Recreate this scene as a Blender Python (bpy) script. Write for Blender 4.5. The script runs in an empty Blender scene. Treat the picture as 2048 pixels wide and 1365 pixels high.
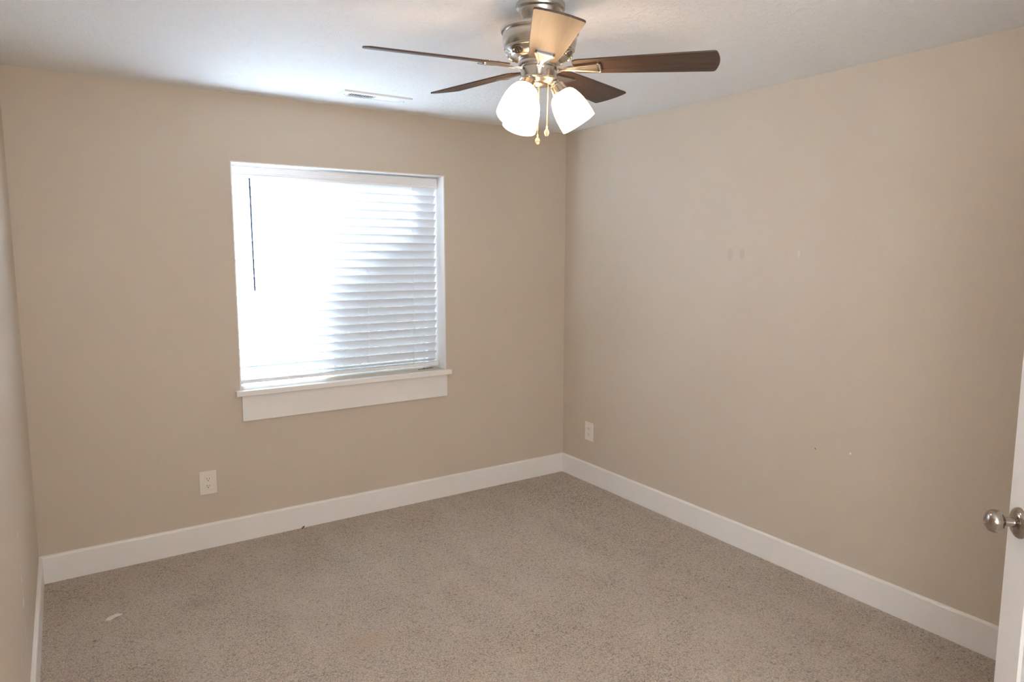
import bpy, bmesh, math, random
from mathutils import Vector, Matrix
random.seed(7)
PI = math.pi
R = math.radians
S = bpy.context.scene
COL = S.collection

# ------------------------------------------------------------------ camera
cam_d = bpy.data.cameras.new('camera')
cam = bpy.data.objects.new('camera', cam_d); COL.objects.link(cam); S.camera = cam
yaw, pitch, roll = .5838, -.1182, .0017
f_ = Vector((math.cos(pitch)*math.sin(yaw), math.cos(pitch)*math.cos(yaw), math.sin(pitch)))
r_ = f_.cross(Vector((0, 0, 1))).normalized(); u_ = r_.cross(f_)
rr = math.cos(roll)*r_ + math.sin(roll)*u_; uu = -math.sin(roll)*r_ + math.cos(roll)*u_
cam.matrix_world = Matrix(((rr.x, uu.x, -f_.x, -3.0193), (rr.y, uu.y, -f_.y, -3.9113), (rr.z, uu.z, -f_.z, 1.6107), (0, 0, 0, 1)))
cam_d.sensor_fit = 'HORIZONTAL'; cam_d.sensor_width = 36.0
cam_d.lens = 1366.48/2048*36.0
cam_d.shift_x = -3.955/2048; cam_d.shift_y = -15.126/2048
cam_d.clip_start = .02

# ------------------------------------------------------------------ world, sun, large lights, exposure
W = bpy.data.worlds.new('daylight'); S.world = W; W.use_nodes = True
bg = W.node_tree.nodes['Background']
bg.inputs['Color'].default_value = (.72, .86, 1.0, 1); bg.inputs['Strength'].default_value = 14.0
S.view_settings.view_transform = 'Standard'; S.view_settings.look = 'None'
S.view_settings.gamma = 1; S.view_settings.use_curve_mapping = False
S.view_settings.exposure = 0.42
S.cycles.use_denoising = True
S.cycles.max_bounces = 16; S.cycles.diffuse_bounces = 10; S.cycles.glossy_bounces = 6
S.cycles.transmission_bounces = 10; S.cycles.transparent_max_bounces = 16
S.cycles.sample_clamp_indirect = 40.0

sun_d = bpy.data.lights.new('sun', 'SUN'); sun_d.energy = 380.0; sun_d.angle = R(4); sun_d.color = (.71, .84, 1.0)
sun = bpy.data.objects.new('sun', sun_d); COL.objects.link(sun); sun.location = (4, 6, 6)
sun.rotation_euler = Vector((-.9, -1.0, -.58)).to_track_quat('-Z', 'Y').to_euler()

fill_d = bpy.data.lights.new('added_fill', 'AREA'); fill_d.shape = 'RECTANGLE'; fill_d.size = 1.4; fill_d.size_y = 1.7  # added fill panel behind the camera, brightens the room and right wall
fill_d.energy = 62.0; fill_d.color = (.93, .96, 1.0)
fill = bpy.data.objects.new('added_fill', fill_d); COL.objects.link(fill); fill.location = (-2.72, -4.78, 1.5)
fill.rotation_euler = Vector((.88, .45, .18)).to_track_quat('-Z', 'Z').to_euler()

port_d = bpy.data.lights.new('window_portal', 'AREA'); port_d.shape = 'RECTANGLE'; port_d.size = 1.27; port_d.size_y = 1.23
port_d.cycles.is_portal = True
port = bpy.data.objects.new('window_portal', port_d); COL.objects.link(port); port.location = (-1.6, .30, 1.47)
port.rotation_euler = Vector((0, -1, 0)).to_track_quat('-Z', 'Z').to_euler()

# ------------------------------------------------------------------ node helpers
class NT:
    def __init__(s, name):
        s.m = bpy.data.materials.new(name); s.m.use_nodes = True
        s.t = s.m.node_tree; s.n = s.t.nodes; s.n.clear()
        s.out = s.n.new('ShaderNodeOutputMaterial')
    def new(s, typ, **kw):
        n = s.n.new(typ)
        for k, v in kw.items(): setattr(n, k, v)
        return n
    def link(s, a, b): s.t.links.new(a, b)
    def val(s, sock, v):
        if hasattr(v, 'is_output') or isinstance(v, bpy.types.NodeSocket): s.link(v, sock)
        else: sock.default_value = v
    def math(s, op, a, b=0.0, c=None, clamp=False):
        n = s.new('ShaderNodeMath', operation=op, use_clamp=clamp)
        s.val(n.inputs[0], a); s.val(n.inputs[1], b)
        if c is not None: s.val(n.inputs[2], c)
        return n.outputs[0]
    def mix(s, fac, a, b):
        n = s.new('ShaderNodeMix', data_type='RGBA')
        s.val(n.inputs[0], fac); s.val(n.inputs[6], a); s.val(n.inputs[7], b)
        return n.outputs[2]
    def ramp(s, fac, stops):
        n = s.new('ShaderNodeValToRGB'); e = n.color_ramp.elements
        while len(e) < len(stops): e.new(.5)
        for i, (p, c) in enumerate(stops):
            e[i].position = p; e[i].color = c if len(c) == 4 else (*c, 1)
        s.link(fac, n.inputs[0]); return n.outputs[0]
    def coord(s): return s.new('ShaderNodeTexCoord').outputs['Object']
    def noise(s, vec, scale, detail=2.0, rough=.5, dist=0.0, out=0):
        n = s.new('ShaderNodeTexNoise'); s.link(vec, n.inputs['Vector'])
        n.inputs['Scale'].default_value = scale; n.inputs['Detail'].default_value = detail
        n.inputs['Roughness'].default_value = rough; n.inputs['Distortion'].default_value = dist
        return n.outputs[out]
    def scale(s, vec, sc):
        n = s.new('ShaderNodeMapping'); s.link(vec, n.inputs[0]); n.inputs['Scale'].default_value = sc; return n.outputs[0]
    def blob(s, vec, c, rad, soft=.5, jag=0.0):
        """1 inside an ellipsoid at c with radii rad, 0 outside"""
        n = s.new('ShaderNodeVectorMath', operation='SUBTRACT'); s.link(vec, n.inputs[0]); n.inputs[1].default_value = c
        d = s.new('ShaderNodeVectorMath', operation='DIVIDE'); s.link(n.outputs[0], d.inputs[0]); d.inputs[1].default_value = rad
        l = s.new('ShaderNodeVectorMath', operation='LENGTH'); s.link(d.outputs[0], l.inputs[0])
        v = l.outputs['Value']
        if jag: v = s.math('ADD', v, s.math('MULTIPLY', s.math('SUBTRACT', s.noise(vec, .9/min(rad), 3), .5), jag))
        mr = s.new('ShaderNodeMapRange'); s.link(v, mr.inputs[0])
        mr.inputs[1].default_value = 1-soft; mr.inputs[2].default_value = 1; mr.inputs[3].default_value = 1; mr.inputs[4].default_value = 0
        return mr.outputs[0]
    def principled(s, color, rough=.5, metal=0.0, bump=None, bump_s=.2, bump_d=.002, spec=.5, **kw):
        p = s.new('ShaderNodeBsdfPrincipled')
        s.val(p.inputs['Base Color'], color if not isinstance(color, tuple) else (*color, 1))
        s.val(p.inputs['Roughness'], rough); p.inputs['Metallic'].default_value = metal
        p.inputs['Specular IOR Level'].default_value = spec
        for k, v in kw.items(): s.val(p.inputs[k.replace('_', ' ')], v)
        if bump is not None:
            b = s.new('ShaderNodeBump'); b.inputs['Strength'].default_value = bump_s; b.inputs['Distance'].default_value = bump_d
            s.link(bump, b.inputs['Height']); s.link(b.outputs[0], p.inputs['Normal'])
        s.link(p.outputs[0], s.out.inputs[0]); return p

def wall_mat(name, col, marks=(), patches=()):
    t = NT(name); v = t.coord()
    big = t.noise(v, 1.3, 2)
    fine = t.noise(v, 55, 3, .55, .6)
    mid = t.noise(v, 9, 3, .5, 1.2)
    trowel = t.ramp(t.noise(v, 6.5, 4, .6, 2.0), [(.47, (0, 0, 0)), (.50, (1, 1, 1)), (.53, (.2, .2, .2))])
    h = t.math('ADD', t.math('MULTIPLY', fine, .35), t.math('MULTIPLY', mid, .5))
    h = t.math('ADD', h, t.math('MULTIPLY', trowel, .10))
    for c, rad, amt in patches:
        h = t.math('ADD', h, t.math('MULTIPLY', t.blob(v, c, rad, .25, .7), amt))
    base = t.mix(t.math('MULTIPLY', big, .12), (*col, 1), (col[0]*.93, col[1]*.925, col[2]*.915, 1))
    for c, rad, mc, amt, soft in marks:
        base = t.mix(t.math('MULTIPLY', t.blob(v, c, rad, soft, .55), amt), base, (*mc, 1))
    t.principled(base, .5, bump=h, bump_s=.22, bump_d=.004, spec=.35)
    return t.m

WALL = (.575, .500, .408)
M = {}
M['wall'] = wall_mat('beige_wall_paint', WALL)
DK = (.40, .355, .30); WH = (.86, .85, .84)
M['wall_right'] = wall_mat('beige_wall_paint_scuffed', WALL,
    marks=[((0, -1.456, 1.60), (.05, .024, .046), DK, .35, .4), ((0, -1.534, 1.602), (.05, .021, .034), DK, .4, .4),
           ((0, -1.80, 1.60), (.05, .012, .03), DK, .10, .6), ((0, -1.87, 1.605), (.05, .008, .025), WH, .25, .6),
           ((0, -1.60, 1.30), (.05, .012, .025), DK, .12, .6), ((0, -1.17, 1.50), (.05, .012, .012), DK, .14, .6),
           ((0, -2.012, .66), (.05, .0035, .006), (.12, .10, .08), .9, .4), ((0, -2.19, .68), (.05, .006, .006), WH, .8, .4)],
    patches=[((0, -2.40, .78), (.06, .09, .20), .35), ((0, -1.62, 1.32), (.06, .03, .03), .3), ((0, -2.1, .62), (.06, .05, .03), .2)])
XL = -3.1975
M['wall_left'] = wall_mat('beige_wall_paint_streaked', WALL,  # thin white streaks and one brown spot mixed into the wall colour
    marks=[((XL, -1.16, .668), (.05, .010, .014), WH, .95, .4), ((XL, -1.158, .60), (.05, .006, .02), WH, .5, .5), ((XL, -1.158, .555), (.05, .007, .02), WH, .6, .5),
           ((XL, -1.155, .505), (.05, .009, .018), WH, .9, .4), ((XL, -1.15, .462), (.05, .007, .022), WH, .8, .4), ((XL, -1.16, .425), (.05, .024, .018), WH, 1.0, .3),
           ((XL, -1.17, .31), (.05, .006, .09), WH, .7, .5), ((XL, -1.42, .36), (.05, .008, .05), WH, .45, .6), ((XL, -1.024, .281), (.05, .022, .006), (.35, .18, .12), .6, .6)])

def ceiling_mat():
    t = NT('knockdown_ceiling_paint'); v = t.coord()
    a = t.noise(v, 36, 4, .6, .9)
    edges = t.ramp(a, [(.475, (.0, .0, .0)), (.51, (1, 1, 1)), (.62, (.85, .85, .85))])
    b = t.noise(v, 11, 3, .55, .8)
    h = t.math('ADD', t.math('MULTIPLY', edges, .6), t.math('MULTIPLY', b, .5))
    h = t.math('ADD', h, t.math('MULTIPLY', t.noise(v, 140, 2), .12))
    t.principled((.86, .87, .88), .7, bump=h, bump_s=.6, bump_d=.005, spec=.25)
    return t.m
M['ceiling'] = ceiling_mat()

def carpet_mat():
    t = NT('speckled_taupe_carpet'); v = t.coord()
    tuft = t.noise(v, 150, 3, .65, .4)
    fleck = t.ramp(t.noise(v, 78, 3, .62, 1.4), [(.36, (0, 0, 0)), (.47, (1, 1, 1))])
    vo = t.new('ShaderNodeTexVoronoi'); t.link(v, vo.inputs['Vector']); vo.inputs['Scale'].default_value = 170
    c = t.ramp(tuft, [(.28, (.20, .163, .125)), (.5, (.525, .44, .352)), (.72, (.765, .655, .54))])
    c = t.mix(t.math('MULTIPLY', t.math('SUBTRACT', 1, fleck), .75), c, (.13, .10, .08, 1))
    # vacuum lanes and trodden patches: pile leaning one way or the other
    lanes = t.noise(t.scale(v, (3.6, .9, 1)), 1.1, 3, .55, .5)
    patch = t.noise(v, 3.2, 3, .6, .8)
    lean = t.math('ADD', t.math('MULTIPLY', lanes, .6), t.math('MULTIPLY', patch, .5))
    c = t.mix(t.ramp(lean, [(.42, (0, 0, 0)), (.72, (.55, .55, .55))]), c, t.mix(.55, c, (.76, .65, .545, 1)))
    for cc, rad, mc, amt in [((-2.05, -1.35, 0), (.16, .10, .1), (.50, .34, .20), .38), ((-2.58, -.62, 0), (.10, .07, .1), (.22, .17, .13), .25),
                             ((-3.0, -.72, 0), (.012, .012, .1), (.07, .08, .05), .8)]:
        c = t.mix(t.math('MULTIPLY', t.blob(v, cc, rad, .7, .6), amt), c, (*mc, 1))
    h = t.math('ADD', t.math('MULTIPLY', tuft, .7), t.math('MULTIPLY', vo.outputs['Distance'], .5))
    h = t.math('ADD', h, t.math('MULTIPLY', fleck, .6))
    t.principled(c, .95, bump=h, bump_s=.9, bump_d=.008, spec=.1, Sheen_Weight=.25, Sheen_Roughness=.5)
    return t.m
M['carpet'] = carpet_mat()

def simple(name, col, rough=.5, metal=0.0, noise=0, amt=.03, bump_s=.1, bump_d=.001, spec=.5, **kw):
    t = NT(name)
    if noise:
        n = t.noise(t.coord(), noise, 3)
        c = t.mix(n, (*[x*(1-amt) for x in col], 1), (*[min(1, x*(1+amt)) for x in col], 1))
        t.principled(c, rough, metal, n, bump_s, bump_d, spec, **kw)
    else: t.principled(col, rough, metal, spec=spec, **kw)
    return t.m
M['trim'] = simple('white_semigloss_trim', (.80, .775, .745), .38, noise=30, amt=.01, bump_s=.05)
M['door'] = simple('white_door_paint', (.80, .785, .77), .42, noise=40, amt=.01, bump_s=.06)
M['vinyl'] = simple('white_vinyl', (.85, .86, .87), .35, noise=20, amt=.01, bump_s=.02)
M['plate'] = simple('ivory_plastic_plate', (.76, .70, .62), .32, noise=60, amt=.01, bump_s=.02)
M['plate_white'] = simple('white_plastic_plate', (.78, .74, .69), .32, noise=60, amt=.01, bump_s=.02)
M['slot'] = simple('dark_socket_slot', (.03, .025, .022), .6, noise=80)
M['vent_white'] = simple('white_enamel_register', (.82, .83, .84), .4, noise=50, amt=.01, bump_s=.02)
M['duct'] = simple('dark_duct', (.10, .12, .14), .8, noise=50)
M['cord'] = simple('white_blind_cord', (.85, .86, .87), .7, noise=400, amt=.05)
M['wand'] = simple('clear_tilt_wand', (.07, .08, .14), .35, noise=60, spec=.3)
M['brown'] = simple('brown_plastic_strip', (.23, .16, .12), .5, noise=60)
M['paper'] = simple('white_paper_scrap', (.82, .78, .72), .8, noise=90)
M['leaf'] = simple('dry_brown_leaf', (.10, .06, .035), .8, noise=90)
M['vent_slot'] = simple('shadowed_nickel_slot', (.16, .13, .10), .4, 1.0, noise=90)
M['screw'] = simple('screw_steel', (.45, .42, .38), .35, 1.0, noise=90)

def nickel(name, rough=.27, col=(.60, .545, .475), ani=.5):
    t = NT(name); v = t.coord()
    g = t.noise(t.scale(v, (3, 3, 260)), 4, 2)
    c = t.mix(g, (*[x*.96 for x in col], 1), (*col, 1))
    t.principled(c, t.math('ADD', t.math('MULTIPLY', g, .08), rough), 1.0, g, .03, .0005, Anisotropic=ani)
    return t.m
M['nickel'] = nickel('brushed_nickel', .21, (.56, .535, .495))
M['nickel_knob'] = nickel('satin_nickel_knob', .15, (.40, .355, .31), .0)
M['brass'] = simple('pale_brass_chain', (.80, .60, .36), .25, 1.0, noise=200)
M['gem'] = simple('amber_pull_bead', (.85, .68, .45), .15, 0.0, noise=120, Transmission_Weight=.5)

def wood(name):
    t = NT(name); v = t.coord()
    st = t.scale(v, (1.6, 26, 26))
    g1 = t.noise(st, 3.2, 5, .6, .5); g2 = t.noise(t.scale(v, (1, 60, 60)), 5, 3)
    c = t.ramp(g1, [(.3, (.034, .021, .016)), (.52, (.072, .045, .034)), (.75, (.108, .070, .052))])
    c = t.mix(t.math('MULTIPLY', g2, .2), c, (.05, .031, .024, 1))
    t.principled(c, t.math('ADD', t.math('MULTIPLY', g1, .12), .36), bump=g2, bump_s=.03, bump_d=.0005, spec=.28)
    return t.m
M['wood'] = wood('dark_walnut_blade')

def shade_mat():
    t = NT('lit_frosted_glass'); v = t.coord()
    n = t.noise(v, 12, 2)
    p = t.principled((.95, .93, .90), .35, bump=n, bump_s=.02)
    p.inputs['Emission Color'].default_value = (1.0, .64, .34, 1); p.inputs['Emission Strength'].default_value = 9.8
    return t.m
M['shade'] = shade_mat()

def slat_mat():
    t = NT('white_blind_slat'); v = t.coord()
    n = t.noise(t.scale(v, (1, 30, 30)), 6, 2)
    p = t.principled((.86, .87, .885), .42, bump=n, bump_s=.03, bump_d=.0005)
    tr = t.new('ShaderNodeBsdfTranslucent'); tr.inputs[0].default_value = (.80, .88, .96, 1)
    mx = t.new('ShaderNodeMixShader'); mx.inputs[0].default_value = .17
    t.link(p.outputs[0], mx.inputs[1]); t.link(tr.outputs[0], mx.inputs[2]); t.link(mx.outputs[0], t.out.inputs[0])
    return t.m
M['slat'] = slat_mat()

def glass_mat():
    t = NT('window_glass')
    tr = t.new('ShaderNodeBsdfTransparent'); tr.inputs[0].default_value = (.95, .97, .97, 1)
    gl = t.new('ShaderNodeBsdfGlossy'); gl.inputs['Roughness'].default_value = .02
    lw = t.new('ShaderNodeLayerWeight'); lw.inputs[0].default_value = .5
    fr = t.math('MULTIPLY_ADD', t.math('POWER', lw.outputs['Facing'], 5.0), .9, .03)
    mx = t.new('ShaderNodeMixShader'); t.link(fr, mx.inputs[0]); t.link(tr.outputs[0], mx.inputs[1]); t.link(gl.outputs[0], mx.inputs[2])
    t.link(mx.outputs[0], t.out.inputs[0]); return t.m
M['glass'] = glass_mat()
def screen_mat():
    t = NT('insect_screen')
    tr = t.new('ShaderNodeBsdfTransparent'); tr.inputs[0].default_value = (1, 1, 1, 1)
    df = t.new('ShaderNodeBsdfDiffuse'); df.inputs[0].default_value = (.05, .05, .055, 1)
    mx = t.new('ShaderNodeMixShader'); mx.inputs[0].default_value = .67
    t.link(tr.outputs[0], mx.inputs[1]); t.link(df.outputs[0], mx.inputs[2]); t.link(mx.outputs[0], t.out.inputs[0]); return t.m
M['screen'] = screen_mat()

# ------------------------------------------------------------------ mesh helpers
def obj(name, bm, m, parent=None, bevel=0, seg=2, smooth=False, weld=True):
    if weld: bmesh.ops.remove_doubles(bm, verts=bm.verts, dist=1e-6)
    bmesh.ops.recalc_face_normals(bm, faces=bm.faces)
    me = bpy.data.meshes.new(name); bm.to_mesh(me); bm.free()
    ms = m if isinstance(m, (list, tuple)) else [m]
    for k in ms: me.materials.append(M[k])
    o = bpy.data.objects.new(name, me); COL.objects.link(o)
    if parent: o.parent = parent
    if smooth:
        for p in me.polygons: p.use_smooth = True
        me.set_sharp_from_angle(angle=R(38))
    if bevel:
        b = o.modifiers.new('bevel', 'BEVEL'); b.width = bevel; b.segments = seg; b.limit_method = 'ANGLE'; b.angle_limit = R(40)
        b.harden_normals = False
    return o
def tag(o, label, cat, group=None):
    o['label'] = label; o['category'] = cat
    if group: o['group'] = group
    return o
def struct(o): o['kind'] = 'structure'; return o
def empty(name, loc=(0, 0, 0), rz=0):
    o = bpy.data.objects.new(name, None); COL.objects.link(o); o.location = loc; o.rotation_euler = (0, 0, rz); o.empty_display_size = .05
    return o
def box(bm, x0, x1, y0, y1, z0, z1, mi=0):
    vs = [bm.verts.new((x, y, z)) for x in (x0, x1) for y in (y0, y1) for z in (z0, z1)]
    for ids in ((0, 1, 3, 2), (4, 6, 7, 5), (0, 4, 5, 1), (2, 3, 7, 6), (0, 2, 6, 4), (1, 5, 7, 3)):
        f = bm.faces.new([vs[i] for i in ids]); f.material_index = mi
    return vs
def lathe(bm, prof, n=64, mat=None, cap=(False, False), mi=0):
    rings = []
    for r, z in prof:
        if r < 1e-6: rings.append([bm.verts.new((0, 0, z))]*n)
        else: rings.append([bm.verts.new((r*math.cos(2*PI*i/n), r*math.sin(2*PI*i/n), z)) for i in range(n)])
    for a, b in zip(rings, rings[1:]):
        for i in range(n):
            vs = []
            for v in (a[i], a[(i+1) % n], b[(i+1) % n], b[i]):
                if v not in vs: vs.append(v)
            if len(vs) > 2: bm.faces.new(vs).material_index = mi
    for c, rg in zip(cap, (rings[0], rings[-1])):
        if c: bm.faces.new(rg).material_index = mi
    if mat is not None:
        vs = set(v for rg in rings for v in rg); bmesh.ops.transform(bm, matrix=mat, verts=list(vs))
def prism(bm, pts, z0, z1, mat=None, mi=0):
    """closed outline (x, y) extruded from z0 to z1"""
    a = [bm.verts.new((x, y, z0)) for x, y in pts]; b = [bm.verts.new((x, y, z1)) for x, y in pts]
    n = len(pts)
    lo = bm.faces.new(a[::-1]); hi = bm.faces.new(b); lo.material_index = hi.material_index = mi
    for i in range(n): bm.faces.new((a[i], a[(i+1) % n], b[(i+1) % n], b[i])).material_index = mi
    if mat is not None: bmesh.ops.transform(bm, matrix=mat, verts=a+b)
    return lo, hi
def extrude_x(bm, prof, x0, x1, mi=0):
    """closed profile (y, z) extruded along x"""
    a = [bm.verts.new((x0, y, z)) for y, z in prof]; b = [bm.verts.new((x1, y, z)) for y, z in prof]
    bm.faces.new(a[::-1]).material_index = mi; bm.faces.new(b).material_index = mi
    n = len(prof)
    for i in range(n): bm.faces.new((a[i], a[(i+1) % n], b[(i+1) % n], b[i])).material_index = mi
def tube(bm, pts, r, n=8):
    pts = [Vector(p) for p in pts]; rings = []
    for i, p in enumerate(pts):
        d = (pts[min(i+1, len(pts)-1)]-pts[max(i-1, 0)]).normalized()
        a = d.orthogonal().normalized(); b = d.cross(a)
        rings.append([bm.verts.new(p+r*(math.cos(2*PI*k/n)*a+math.sin(2*PI*k/n)*b)) for k in range(n)])
    for A, B in zip(rings, rings[1:]):
        for k in range(n): bm.faces.new((A[k], A[(k+1) % n], B[(k+1) % n], B[k]))
    bm.faces.new(rings[0][::-1]); bm.faces.new(rings[-1])
def rounded(pts, rads, n=5):
    """round the corners of a closed outline"""
    out = []; N = len(pts)
    for i, (p, r) in enumerate(zip(pts, rads)):
        p = Vector(p); a = Vector(pts[i-1]); b = Vector(pts[(i+1) % N])
        if r <= 0: out.append(tuple(p)); continue
        da = (a-p).normalized(); db = (b-p).normalized()
        s = p+da*r; e = p+db*r
        for k in range(n+1):
            t = k/n; out.append(tuple((1-t)**2*s+2*t*(1-t)*p+t*t*e))
    return out
NB = bmesh.new

# ------------------------------------------------------------------ room shell
H = 2.44; XW = -3.1975; YF = -3.76; YH = -5.3; XD = -1.56
OX0, OX1, OZ0, OZ1 = -2.238, -.965, .855, 2.090
b = NB(); box(b, XW-.15, .15, YH-.15, .25, -.12, 0); struct(obj('floor', b, 'carpet'))
b = NB(); box(b, XW-.15, .15, YH-.15, .25, H, H+.12); struct(obj('ceiling', b, 'ceiling'))
# window wall with its opening
b = NB()
xs = [XW-.15, OX0, OX1, .15]; zs = [0, OZ0, OZ1, H]
for i in range(3):
    for k in range(3):
        if i == 1 and k == 1: continue
        box(b, xs[i], xs[i+1], 0, .22, zs[k], zs[k+1])
def clean_inner(b):
    bmesh.ops.remove_doubles(b, verts=b.verts, dist=1e-6)
    seen = {}
    for f in list(b.faces):
        key = tuple(sorted(v.index for v in f.verts)); seen.setdefault(key, []).append(f)
b.verts.index_update()
bmesh.ops.remove_doubles(b, verts=b.verts, dist=1e-6); b.verts.index_update()
seen = {}
for f in b.faces: seen.setdefault(tuple(sorted(v.index for v in f.verts)), []).append(f)
bmesh.ops.delete(b, geom=[f for fs in seen.values() if len(fs) > 1 for f in fs], context='FACES_ONLY')
struct(obj('wall_back', b, 'wall'))
b = NB(); box(b, 0, .15, YH, 0, 0, H); struct(obj('wall_right', b, 'wall_right'))
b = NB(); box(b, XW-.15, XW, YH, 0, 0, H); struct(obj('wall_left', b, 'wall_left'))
b = NB(); box(b, XD, 0, YF-.12, YF, 0, H); struct(obj('wall_front', b, 'wall'))
b = NB(); box(b, XD, XD+.1, YH, YF-.12, 0, H); struct(obj('wall_hall', b, 'wall'))
b = NB(); box(b, XW-.15, .15, YH-.12, YH, 0, H); struct(obj('wall_end', b, 'wall'))
# added unseen wall outside, sized to shade the lower right of the window
b = NB(); box(b, .5, .62, .35, 7.0, -.3, 2.81); struct(obj('wall_shadow_caster', b, 'wall'))
# baseboards
BB, BT = .1364, .014
def base_prof(t=BT, h=BB): return [(0, 0), (t, 0), (t, h-.0085), (t-.0015, h-.0045), (t-.0055, h-.001), (0, h+.0015)]
b = NB(); extrude_x(b, [(-y, z) for y, z in base_prof()], XW, 0); struct(obj('baseboard_back', b, 'trim'))
def base_y(name, x, sgn, y0, y1):
    b = NB(); a = [b.verts.new((x+sgn*u, y0, z)) for u, z in base_prof()]; c = [b.verts.new((x+sgn*u, y1, z)) for u, z in base_prof()]
    n = len(a); b.faces.new(a); b.faces.new(c[::-1])
    for i in range(n): b.faces.new((a[i], a[(i+1) % n], c[(i+1) % n], c[i]))
    return struct(obj(name, b, 'trim'))
base_y('baseboard_right', 0, -1, YF, -BT)
base_y('baseboard_left', XW, 1, YH, -BT)
b = NB(); box(b, XD+.02, -BT, YF, YF+BT, 0, BB); struct(obj('baseboard_front', b, 'trim'))

# ------------------------------------------------------------------ window
win = struct(empty('window_1', (0, 0, 0)))
b = NB()   # white painted liner of the opening: head and two sides
t_ = .006
box(b, OX0, OX1, -.001, .20, OZ1-t_, OZ1); box(b, OX0, OX0+t_, -.001, .20, OZ0, OZ1-t_); box(b, OX1-t_, OX1, -.001, .20, OZ0, OZ1-t_)
obj('jamb_liner', b, 'trim', win)
b = NB(); x0, x1, z0, z1 = OX0+t_, OX1-t_, OZ0, OZ1-t_
fw = .045
fb = .003; box(b, x0, x1, .155, .215, z0, z0+fb); box(b, x0, x1, .155, .215, z1-fw, z1)
box(b, x0, x0+fw, .155, .215, z0+fb, z1-fw); box(b, x1-fw, x1, .155, .215, z0+fb, z1-fw)
box(b, -1.706, -1.653, .160, .210, z0+fb, z1-fw)
obj('window_frame', b, 'vinyl', win, .003)
for xa, xb, yy in ((x0+fw, -1.706, .190), (-1.653, x1-fw, .180)):
    b = NB(); box(b, xa, xb, yy, yy+.004, z0+fb, z1-fw); obj('pane', b, 'glass', win)
b = NB(); box(b, -1.653, x1-fw, .2055, .2065, z0+fb, z1-fw); obj('insect_screen', b, 'screen', win)
b = NB()  # stool board: through the opening, with ears over the wall face
box(b, OX0+t_, OX1-t_, 0, .155, .826, .8545); box(b, -2.266, -.945, -.045, 0, .826, .8545)
st = obj('window_stool', b, 'trim', win, .002)
b = NB(); box(b, -2.234, -.967, -.018, 0, .681, .826); obj('apron', b, 'trim', win, .0015)

# ------------------------------------------------------------------ horizontal blind
bl = empty('window_blind', (-1.6, .1, OZ0))
bl.location = (0, 0, 0)
tag(bl, 'white horizontal blind with closed wide slats hanging in the window', 'blind')
BX0, BX1 = -2.222, -.983
vy = .082
b = NB()
prof = [(vy+.012, 2.014), (vy+.003, 2.014), (vy+.0005, 2.018), (vy+.004, 2.024), (vy+.0045, 2.031), (vy+.001, 2.034), (vy+.001, 2.0385), (vy+.0028, 2.0395),
        (vy+.0028, 2.042), (vy, 2.043), (vy, 2.046), (vy+.0022, 2.047), (vy+.001, 2.058), (vy, 2.074), (vy+.004, 2.0785), (vy+.012, 2.0785)]
extrude_x(b, prof, BX0-.003, BX1+.006); obj('valance', b, 'vinyl', bl)
b = NB(); box(b, BX0+.01, BX1-.01, vy+.018, vy+.062, 2.028, 2.068); obj('headrail', b, 'vinyl', bl, .002)
PITCH, SW = .0499, .0582
TILT = R(57)
def slat(b, x0, x1, yt, zt, tilt, w=SW, th=.0026, droop=0.0):
    """curved slat whose room-side edge is at (yt, zt) and whose other edge is lower, nearer the glass"""
    d = Vector((0, math.cos(tilt), -math.sin(tilt))); nrm = Vector((0, math.sin(tilt), math.cos(tilt)))
    N = 6; up = []; lo = []
    nx = 8
    for j in range(nx+1):
        x = x0+(x1-x0)*j/nx; sag = droop*math.sin(PI*j/nx)
        ru = []; rl = []
        for i in range(N+1):
            t = i/N; arch = .0028*(1-(2*t-1)**2)
            p = Vector((x, yt, zt+sag))+d*(w*t)+nrm*arch
            ru.append(b.verts.new(p+nrm*th*.5)); rl.append(b.verts.new(p-nrm*th*.5))
        up.append(ru); lo.append(rl)
    for j in range(nx):
        for i in range(N):
            b.faces.new((up[j][i], up[j+1][i], up[j+1][i+1], up[j][i+1])); b.faces.new((lo[j][i], lo[j][i+1], lo[j+1][i+1], lo[j+1][i]))
        b.faces.new((up[j][0], lo[j][0], lo[j+1][0], up[j+1][0])); b.faces.new((up[j][N], up[j+1][N], lo[j+1][N], lo[j][N]))
    for j in (0, nx):
        for i in range(N): b.faces.new((up[j][i], up[j][i+1], lo[j][i+1], lo[j][i]))
b = NB()
for k in range(22):
    zt = 2.0187-PITCH*k
    slat(b, BX0+random.uniform(-.002, .002), BX1-.002+random.uniform(-.002, .002), .086, zt, TILT+R(random.uniform(-1, 1)), droop=random.uniform(-.0015, .001))
slat(b, BX0, BX1-.004, .084, .9185, R(22), droop=-.002)
obj('slats', b, 'slat', bl, smooth=True)
b = NB()
rp = [(.083, .876), (.085, .873), (.133, .873), (.135, .876), (.135, .889), (.133, .892), (.085, .892), (.083, .889), (.0848, .8865), (.083, .884), (.0848, .8815), (.083, .879)]
extrude_x(b, rp, BX0, BX1+.004); rail = obj('bottom_rail', b, 'vinyl', bl)
for xl in (-2.075, -1.772, -1.460, -1.152):
    b = NB()
    tube(b, [(xl, .0825, 2.02), (xl, .0828, 1.5), (xl, .0822, .885)], .0007, 6)
    tube(b, [(xl+.004, .124, 2.02), (xl+.004, .124, .885)], .0007, 6)
    obj('ladder_cord', b, 'cord', bl)
    b = NB(); tube(b, [(xl+.012, .101, 2.03), (xl+.012, .101, .871)], .0012, 6)
    tube(b, [(xl+.012, .101, .871), (xl+.012, .101, .864)], .004, 8)
    obj('lift_cord', b, 'cord', bl)
b = NB(); tube(b, [(-2.127, .071, 2.012), (-2.126, .069, 1.7), (-2.124, .068, 1.395)], .005, 8)
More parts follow.
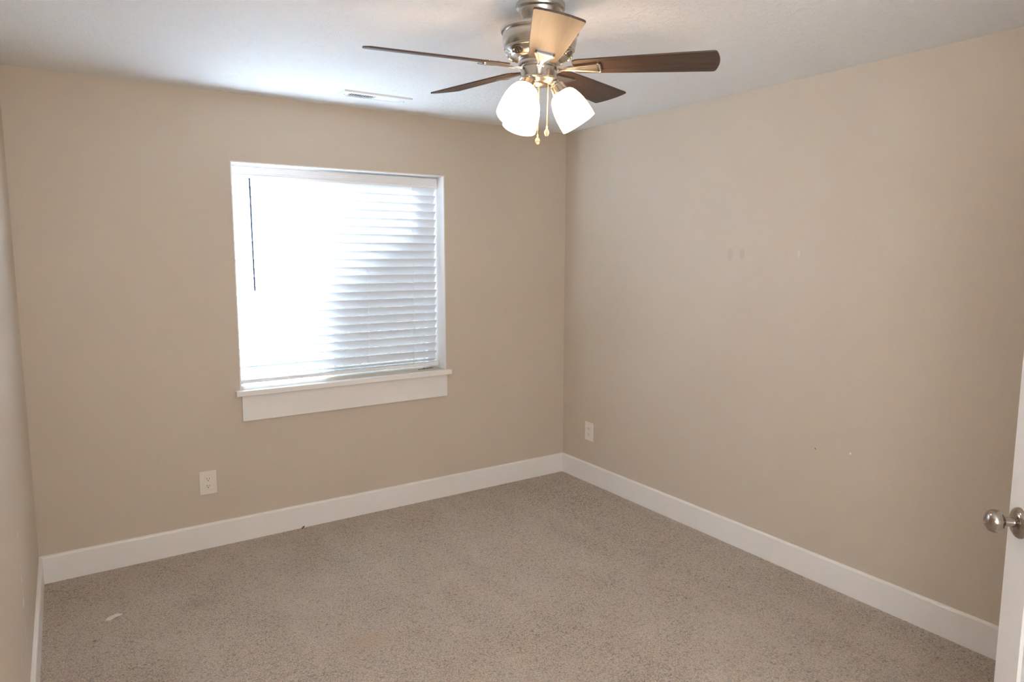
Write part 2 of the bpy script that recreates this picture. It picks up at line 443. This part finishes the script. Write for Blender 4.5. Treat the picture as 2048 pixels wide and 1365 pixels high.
tube(b, [(-2.127, .092, 2.012), (-2.127, .071, 2.010)], .002, 6)
obj('tilt_wand', b, 'wand', bl, smooth=True)['label'] = 'slim dark tilt wand'

# small brown strip under the blind on the stool
b = NB(); box(b, -.055, .055, -.004, .004, 0, .004); box(b, -.02, -.004, -.003, .003, .004, .008); box(b, .008, .014, -.003, .003, .004, .0075); box(b, .022, .045, -.003, .003, .004, .007)
o = obj('plastic_strip', b, 'brown'); o.location = (-1.075, .075, .8545); o.rotation_euler = (0, 0, R(4))
tag(o, 'small brown plastic strip lying on the window stool under the right end of the blind', 'strip')

# ------------------------------------------------------------------ outlets
def outlet(name_mat, loc, rz, label):
    root = empty('wall_outlet', loc, rz)
    tag(root, label, 'outlet', 'wall outlets')
    w, h = .0435, .0655
    b = NB(); pts = rounded([(-w, -h), (w, -h), (w, h), (-w, h)], [.004]*4, 3)
    mat = Matrix.Rotation(R(90), 4, 'X')
    prism(b, pts, 0, .0055, mat)
    obj('cover_plate', b, name_mat, root, .0025, 3)
    for s in (1, -1):
        b = NB(); pr = []
        for k in range(40):
            a = 2*PI*k/40; pr.append((.0172*math.cos(a), max(-.0135, min(.0135, .0172*math.sin(a)))))
        prism(b, pr, .005, .0078, Matrix.Translation((0, 0, s*.0195)) @ mat)
        rc = obj('receptacle', b, 'plate_white', root, .0008, 1)
        b = NB()
        for dx, hh in ((-.0062, .0046), (.0062, .0038)): box(b, dx-.0011, dx+.0011, -.0083, -.0075, s*.0195+.0035-hh, s*.0195+.0035+hh)
        prism(b, [(.0027*math.cos(2*PI*k/14), -.0075+.0027*math.sin(2*PI*k/14)) for k in range(14)], .0075, .0083, Matrix.Translation((0, 0, s*.0195)) @ mat)
        obj('socket_slots', b, 'slot', rc)
    b = NB(); lathe(b, [(0, .0072), (.0022, .0068), (.0028, .0055)], 14, mat); obj('screw', b, 'plate_white', root, smooth=True)
    return root
outlet('plate', (-2.426, 0, .366), 0, 'wall outlet below and left of the window on the window wall')
outlet('plate_white', (0, -.303, .365), R(90), 'wall outlet on the right wall beside the far room corner')
# the plates face -y; on the right wall they face -x
bpy.data.objects['wall_outlet.001'].rotation_euler = (0, 0, R(-90))

# ------------------------------------------------------------------ ceiling register
vent = empty('ceiling_vent', (-1.557, -.339, H))
tag(vent, 'white ceiling vent with two banks of louvres near the window wall', 'vent')
b = NB(); L, D = .191, .071
def ring(b, o, i, z0, z1):
    """rectangular ring, outer (hx, hy) at z1 (top) tapering to o-.006 at z0 (bottom)"""
    (ox, oy), (ix, iy) = o, i; tp = .007
    def rect(x, y, z): return [b.verts.new((sx*x, sy*y, z)) for sx, sy in ((-1, -1), (1, -1), (1, 1), (-1, 1))]
    A, B_, C_, D_ = rect(ox, oy, z1), rect(ox-.003, oy-.003, z0), rect(ix, iy, z0), rect(ix, iy, z1)
    for P, Q in ((A, B_), (B_, C_), (C_, D_), (D_, A)):
        for k in range(4): b.faces.new((P[k], P[(k+1) % 4], Q[(k+1) % 4], Q[k]))
ring(b, (L, D), (.150, .036), -.009, 0)
box(b, -.004, .004, -.036, .036, -.009, -.001)
obj('vent_frame', b, 'vent_white', vent)
b = NB(); box(b, -.15, .15, -.036, .036, -.0008, -.0002); obj('duct_backing', b, 'duct', vent)
b = NB()
def louvre(b, x, sgn, y0=-.036, y1=.036):
    dx, dz = .0042*sgn, .0036
    q = [(x-dx-.0014, -.0088), (x-dx+.0014, -.0088), (x+dx+.0014, -.0088+2*dz), (x+dx-.0014, -.0088+2*dz)]
    a = [b.verts.new((u, y0, z)) for u, z in q]; c = [b.verts.new((u, y1, z)) for u, z in q]
    b.faces.new(a); b.faces.new(c[::-1])
    for k in range(4): b.faces.new((a[k], a[(k+1) % 4], c[(k+1) % 4], c[k]))
for k in range(11):
    louvre(b, -.140+.0128*k, 1); 
for k in range(11):
    louvre(b, .012+.0128*k, -1)
obj('louvres', b, 'vent_white', vent)
for sx in (-1, 1):
    b = NB(); lathe(b, [(.0036, -.009), (.003, -.0105), (0, -.011)], 12, Matrix.Translation((sx*.168, 0, 0))); obj('screw', b, 'screw', vent, smooth=True)
b = NB(); box(b, -.152, -.1455, -.012, .012, -.013, -.009); obj('damper_lever', b, 'vent_white', vent, .001)

# ------------------------------------------------------------------ ceiling fan
fan = empty('ceiling_fan', (0, 0, 0))
n_ = Vector((.0017, -.036, 1)).normalized(); X_ = (Vector((1, 0, 0))-n_*n_.x).normalized(); Y_ = n_.cross(X_)
fan.matrix_world = Matrix(((X_.x, Y_.x, n_.x, -1.616), (X_.y, Y_.y, n_.y, -1.9386), (X_.z, Y_.z, n_.z, 2.2335), (0, 0, 0, 1)))
tag(fan, 'flush mount ceiling fan with five dark wood blades and three lit frosted lamps', 'ceiling fan')
b = NB(); lathe(b, [(.0, .2095), (.082, .2095), (.0835, .203), (.084, .195), (.082, .1895), (.0765, .187), (.0735, .185), (.072, .178), (.066, .166), (.060, .154), (.057, .142), (.056, .130)], 72)
obj('canopy', b, 'nickel', fan, smooth=True)
b = NB(); lathe(b, [(.0, .136), (.075, .136), (.112, .132), (.127, .1275), (.1325, .122), (.1335, .1165), (.131, .1115), (.1255, .109), (.1245, .107), (.1258, .100), (.1262, .092), (.1245, .080), (.1205, .066),
                    (.1195, .0635), (.1205, .062), (.1195, .0565), (.1165, .055), (.112, .045), (.103, .035), (.091, .028), (.080, .0255), (.060, .0255), (0, .0255)], 96)
motor = obj('motor_housing', b, 'nickel', fan, smooth=True)
for k in range(10):
    a = 2*PI*k/10+.25
    c = Vector((.1080, 0, .0400)); tan = Vector((-.68, 0, -.73)).normalized()
    nr = Vector((.73, 0, -.68)).normalized(); sd = Vector((0, 1, 0))
    rot = Matrix.Rotation(a, 4, 'Z')
    m4 = rot @ Matrix(((tan.x, sd.x, nr.x, c.x), (tan.y, sd.y, nr.y, c.y), (tan.z, sd.z, nr.z, c.z), (0, 0, 0, 1)))
    b = NB()   # raised oval frame
    N = 28; rings = []
    for ra, rb, z in ((.0135, .0215, -.003), (.0130, .0210, .0018), (.0108, .0185, .0018), (.0104, .0180, -.001)):
        rings.append([b.verts.new(m4 @ Vector((ra*math.cos(2*PI*i/N), rb*math.sin(2*PI*i/N), z))) for i in range(N)])
    for A, B_ in zip(rings, rings[1:]):
        for i in range(N): b.faces.new((A[i], A[(i+1) % N], B_[(i+1) % N], B_[i]))
    for sy in (-.0105, 0, .0105):
        hl = .0068 if sy else .0095
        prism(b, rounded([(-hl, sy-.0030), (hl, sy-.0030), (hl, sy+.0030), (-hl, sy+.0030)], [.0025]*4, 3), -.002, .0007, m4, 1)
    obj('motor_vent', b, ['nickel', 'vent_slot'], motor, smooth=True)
b = NB(); lathe(b, [(0, .0262), (.066, .0262), (.0705, .025), (.0720, .022), (.0720, .006), (.0705, .002), (.064, .0005), (0, .0005)], 72)
obj('rotor_ring', b, 'nickel', fan, smooth=True)
b = NB(); lathe(b, [(0, .001), (.0615, .001), (.0618, -.028), (.0622, -.030), (.0650, -.0315), (.0660, -.035), (.0645, -.0385), (.0605, -.0400), (.0580, -.043), (.0550, -.049), (.047, -.0545), (.030, -.057), (0, -.058)], 72)
hous = obj('switch_housing', b, 'nickel', fan, smooth=True)
# blades
def blade_bm():
    b = NB(); Rt = .578; top = []
    N = 10; arc = [(Rt+.002+.013*(1-(k/5-1)**2), -.0712+.1424*k/N) for k in range(N+1)]
    side = [(.118, -.040), (.132, -.0475), (.30, -.0582), (.45, -.0657)]
    pts = side+arc+[(x, -y) for x, y in side[::-1]]
    rad = [.006, .006, 0, 0]+[.011]+[0]*(N-1)+[.011]+[0, 0, .006, .006]
    pts = rounded(pts, rad, 5)
    prism(b, pts, 0, .0058)
    return b
def bracket_bm():
    b = NB()
    out = rounded([(.064, -.0125), (.098, -.0105), (.130, -.017), (.203, -.0315), (.209, -.029), (.209, .029), (.203, .0315), (.130, .017), (.098, .0105), (.064, .0125)],
                  [0, .012, .012, .004, .004, .004, .004, .012, .012, 0], 4)
    lo, hi = prism(b, out, -.0075, -.0004)
    r1 = bmesh.ops.inset_individual(b, faces=[lo], thickness=.0030, depth=.0030)
    r2 = bmesh.ops.inset_individual(b, faces=[lo], thickness=.0045, depth=-.0036)
    r3 = bmesh.ops.inset_individual(b, faces=[lo], thickness=.0025, depth=.0022)
    for x, y in ((.148, 0), (.185, .016), (.185, -.016)):
        lathe(b, [(.0045, -.001), (.0045, .0085), (.003, .0095), (0, .0098)], 12, Matrix.Translation((x, y, 0)))
    return b
TAU = .2077
bl0 = br0 = None
for k in range(5):
    a = R(-48.2)+k*2*PI/5
    m4 = Matrix.Rotation(a, 4, 'Z') @ Matrix.Rotation(-TAU, 4, 'X')
    if k == 0:
        bl0 = obj('blade', blade_bm(), 'wood', fan, .0018, 2); br0 = obj('blade_bracket', bracket_bm(), 'nickel', fan, .0012, 2)
        o1, o2 = bl0, br0
    else:
        o1 = bl0.copy(); o2 = br0.copy()
        for o in (o1, o2): COL.objects.link(o); o.parent = fan
    o1.matrix_local = m4; o2.matrix_local = m4
# lamps
SD = [(0, .030), (.003, .0365), (.009, .0425), (.020, .0485), (.036, .0540), (.055, .0585), (.078, .0612), (.100, .0622), (.120, .0620)]
for az in (-37.4, -157.4, 82.6):
    th = R(33)
    ax = Vector((math.sin(th)*math.cos(R(az)), math.sin(th)*math.sin(R(az)), -math.cos(th)))
    topp = Vector((.077*math.cos(R(az)), .077*math.sin(R(az)), -.079))
    q = ax.to_track_quat('Z', 'Y').to_matrix().to_4x4()
    m4 = Matrix.Translation(topp) @ q
    b = NB(); lathe(b, [(.0, -.058), (.0135, -.056), (.0145, -.040), (.0150, -.034), (.022, -.031), (.0250, -.026), (.0250, -.018), (.0262, -.016), (.0262, -.010), (.0275, -.008), (.0285, .002), (.027, .004), (0, .004)], 40, m4)
    lh = obj('lamp_holder', b, 'nickel', fan, smooth=True)
    b = NB()
    prof = [(r, u) for u, r in SD]+[(r-.0035, u) for u, r in SD[::-1]]
    lathe(b, prof, 56, m4)
    obj('lamp_shade', b, 'shade', fan, smooth=True)
    b = NB(); lathe(b, [(.0, .004), (.012, .006), (.013, .02), (.022, .04), (.027, .058), (.024, .072), (.012, .082), (0, .084)], 24, m4)
    obj('light_bulb', b, 'shade', lh, smooth=True)
# pull chains
cr = Vector((.834, -.551, 0)); ct = Vector((-.551, -.834, 0))
def chain(name, start, z1, stub):
    b = NB(); x, y, z0 = start
    if stub is not None: tube(b, [stub, (x, y, z0+.002), (x, y, z0)], .0022, 8)
    z = z0
    while z > z1:
        bmesh.ops.create_icosphere(b, subdivisions=1, radius=.0019, matrix=Matrix.Translation((x, y, z))); z -= .0036
    tube(b, [(x, y, z0), (x, y, z1)], .0006, 5)
    tube(b, [(x, y, z1+.006), (x, y, z1-.004)], .0026, 8)
    c = obj('pull_chain', b, 'brass', fan, smooth=True, weld=False)
    b = NB(); m4 = Matrix.Translation((x, y, z1-.015)) @ Matrix.Rotation(R(18), 4, cr)
    lathe(b, [(0, .012), (.005, .010), (.0084, .003), (.0084, -.003), (.0055, -.010), (0, -.012)], 8, m4)
    obj('pull_bead', b, 'gem', c)
p1 = ct*.022+cr*.001
chain('a', (p1.x, p1.y, -.055), -.228, None)
p2 = cr*.030+ct*.062; p2b = cr*.028+ct*.052
chain('b', (p2.x, p2.y, -.016), -.205, (p2b.x, p2b.y, -.010))

# ------------------------------------------------------------------ door at the right edge
free = Vector((-1.043, -3.209)); dd = Vector((-.737, -.676)).normalized(); nn = Vector((-.676, .737))
door_m = Matrix(((dd.x, nn.x, 0, free.x), (dd.y, nn.y, 0, free.y), (0, 0, 1, .012), (0, 0, 0, 1)))
b = NB(); DW, DH, DT = .762, 2.03, .035
box(b, .115, DW-.115, -DT+.008, -.008, .2, DH-.115)
box(b, 0, .115, -DT, 0, 0, DH); box(b, DW-.115, DW, -DT, 0, 0, DH)
box(b, .115, DW-.115, -DT, 0, 0, .22); box(b, .115, DW-.115, -DT, 0, DH-.115, DH); box(b, .115, DW-.115, -DT, 0, 1.02, 1.135)
door = obj('door_1', b, 'door', None, .0015, 2, weld=False); struct(door); door.matrix_world = door_m
kz = .95-.012
for s in (1, -1):
    mk = Matrix.Translation((.060, 0 if s > 0 else -DT, kz)) @ Matrix.Rotation(R(-90 if s > 0 else 90), 4, 'X')
    b = NB(); lathe(b, [(0, 0), (.0385, 0), (.0385, .003), (.036, .008), (.029, .0125), (.018, .0145), (0, .0145)], 48, mk)
    rs = obj('knob_rosette', b, 'nickel_knob', door, smooth=True)
    b = NB(); lathe(b, [(0, .012), (.0125, .012), (.0115, .020), (.0115, .034), (.0140, .037), (.0215, .040), (.0265, .0455), (.0287, .053), (.0280, .061), (.0245, .068), (.0170, .0735), (.0085, .0755), (.0075, .0745), (0, .0742)], 48, mk)
    obj('door_knob', b, 'nickel_knob', door, smooth=True)
b = NB(); box(b, -.0005, .001, -DT+.005, -.005, kz-.03, kz+.03); obj('latch_plate', b, 'nickel_knob', door)
for z in (.2, 1.0, 1.8):
    b = NB(); lathe(b, [(0, 0), (.006, 0), (.006, .09), (0, .09)], 14, Matrix.Translation((DW+.006, 0, z))); obj('hinge', b, 'nickel_knob', door, smooth=True)

# ------------------------------------------------------------------ litter on the carpet
b = NB(); pts = [(-.035, -.010), (-.018, -.019), (.004, -.014), (.022, -.017), (.040, -.002), (.020, .008), (.030, .016), (.004, .013), (-.016, .017)]
lo, hi = prism(b, pts, .0, .0012)
for v in b.verts: v.co.z += .003*math.sin(v.co.x*90)+.003
o = obj('paper_scrap', b, 'paper'); o.location = (-2.925, -.55, 0); o.rotation_euler = (0, 0, R(15))
tag(o, 'small torn white paper scrap lying on the carpet near the left wall', 'scrap')
b = NB(); pts = [(-.014, -.002), (-.004, -.006), (.010, -.004), (.016, .002), (.004, .005), (-.008, .003)]
prism(b, pts, 0, .0012)
for v in b.verts: v.co.z += .004+.25*abs(v.co.x)*.6
o = obj('leaf_fragment', b, 'leaf'); o.location = (-1.93, -.024, .006); o.rotation_euler = (R(60), R(-35), R(-10)); o.scale = (.85, .85, .85)
tag(o, 'tiny dark dry leaf fragment against the white baseboard below the window', 'leaf')
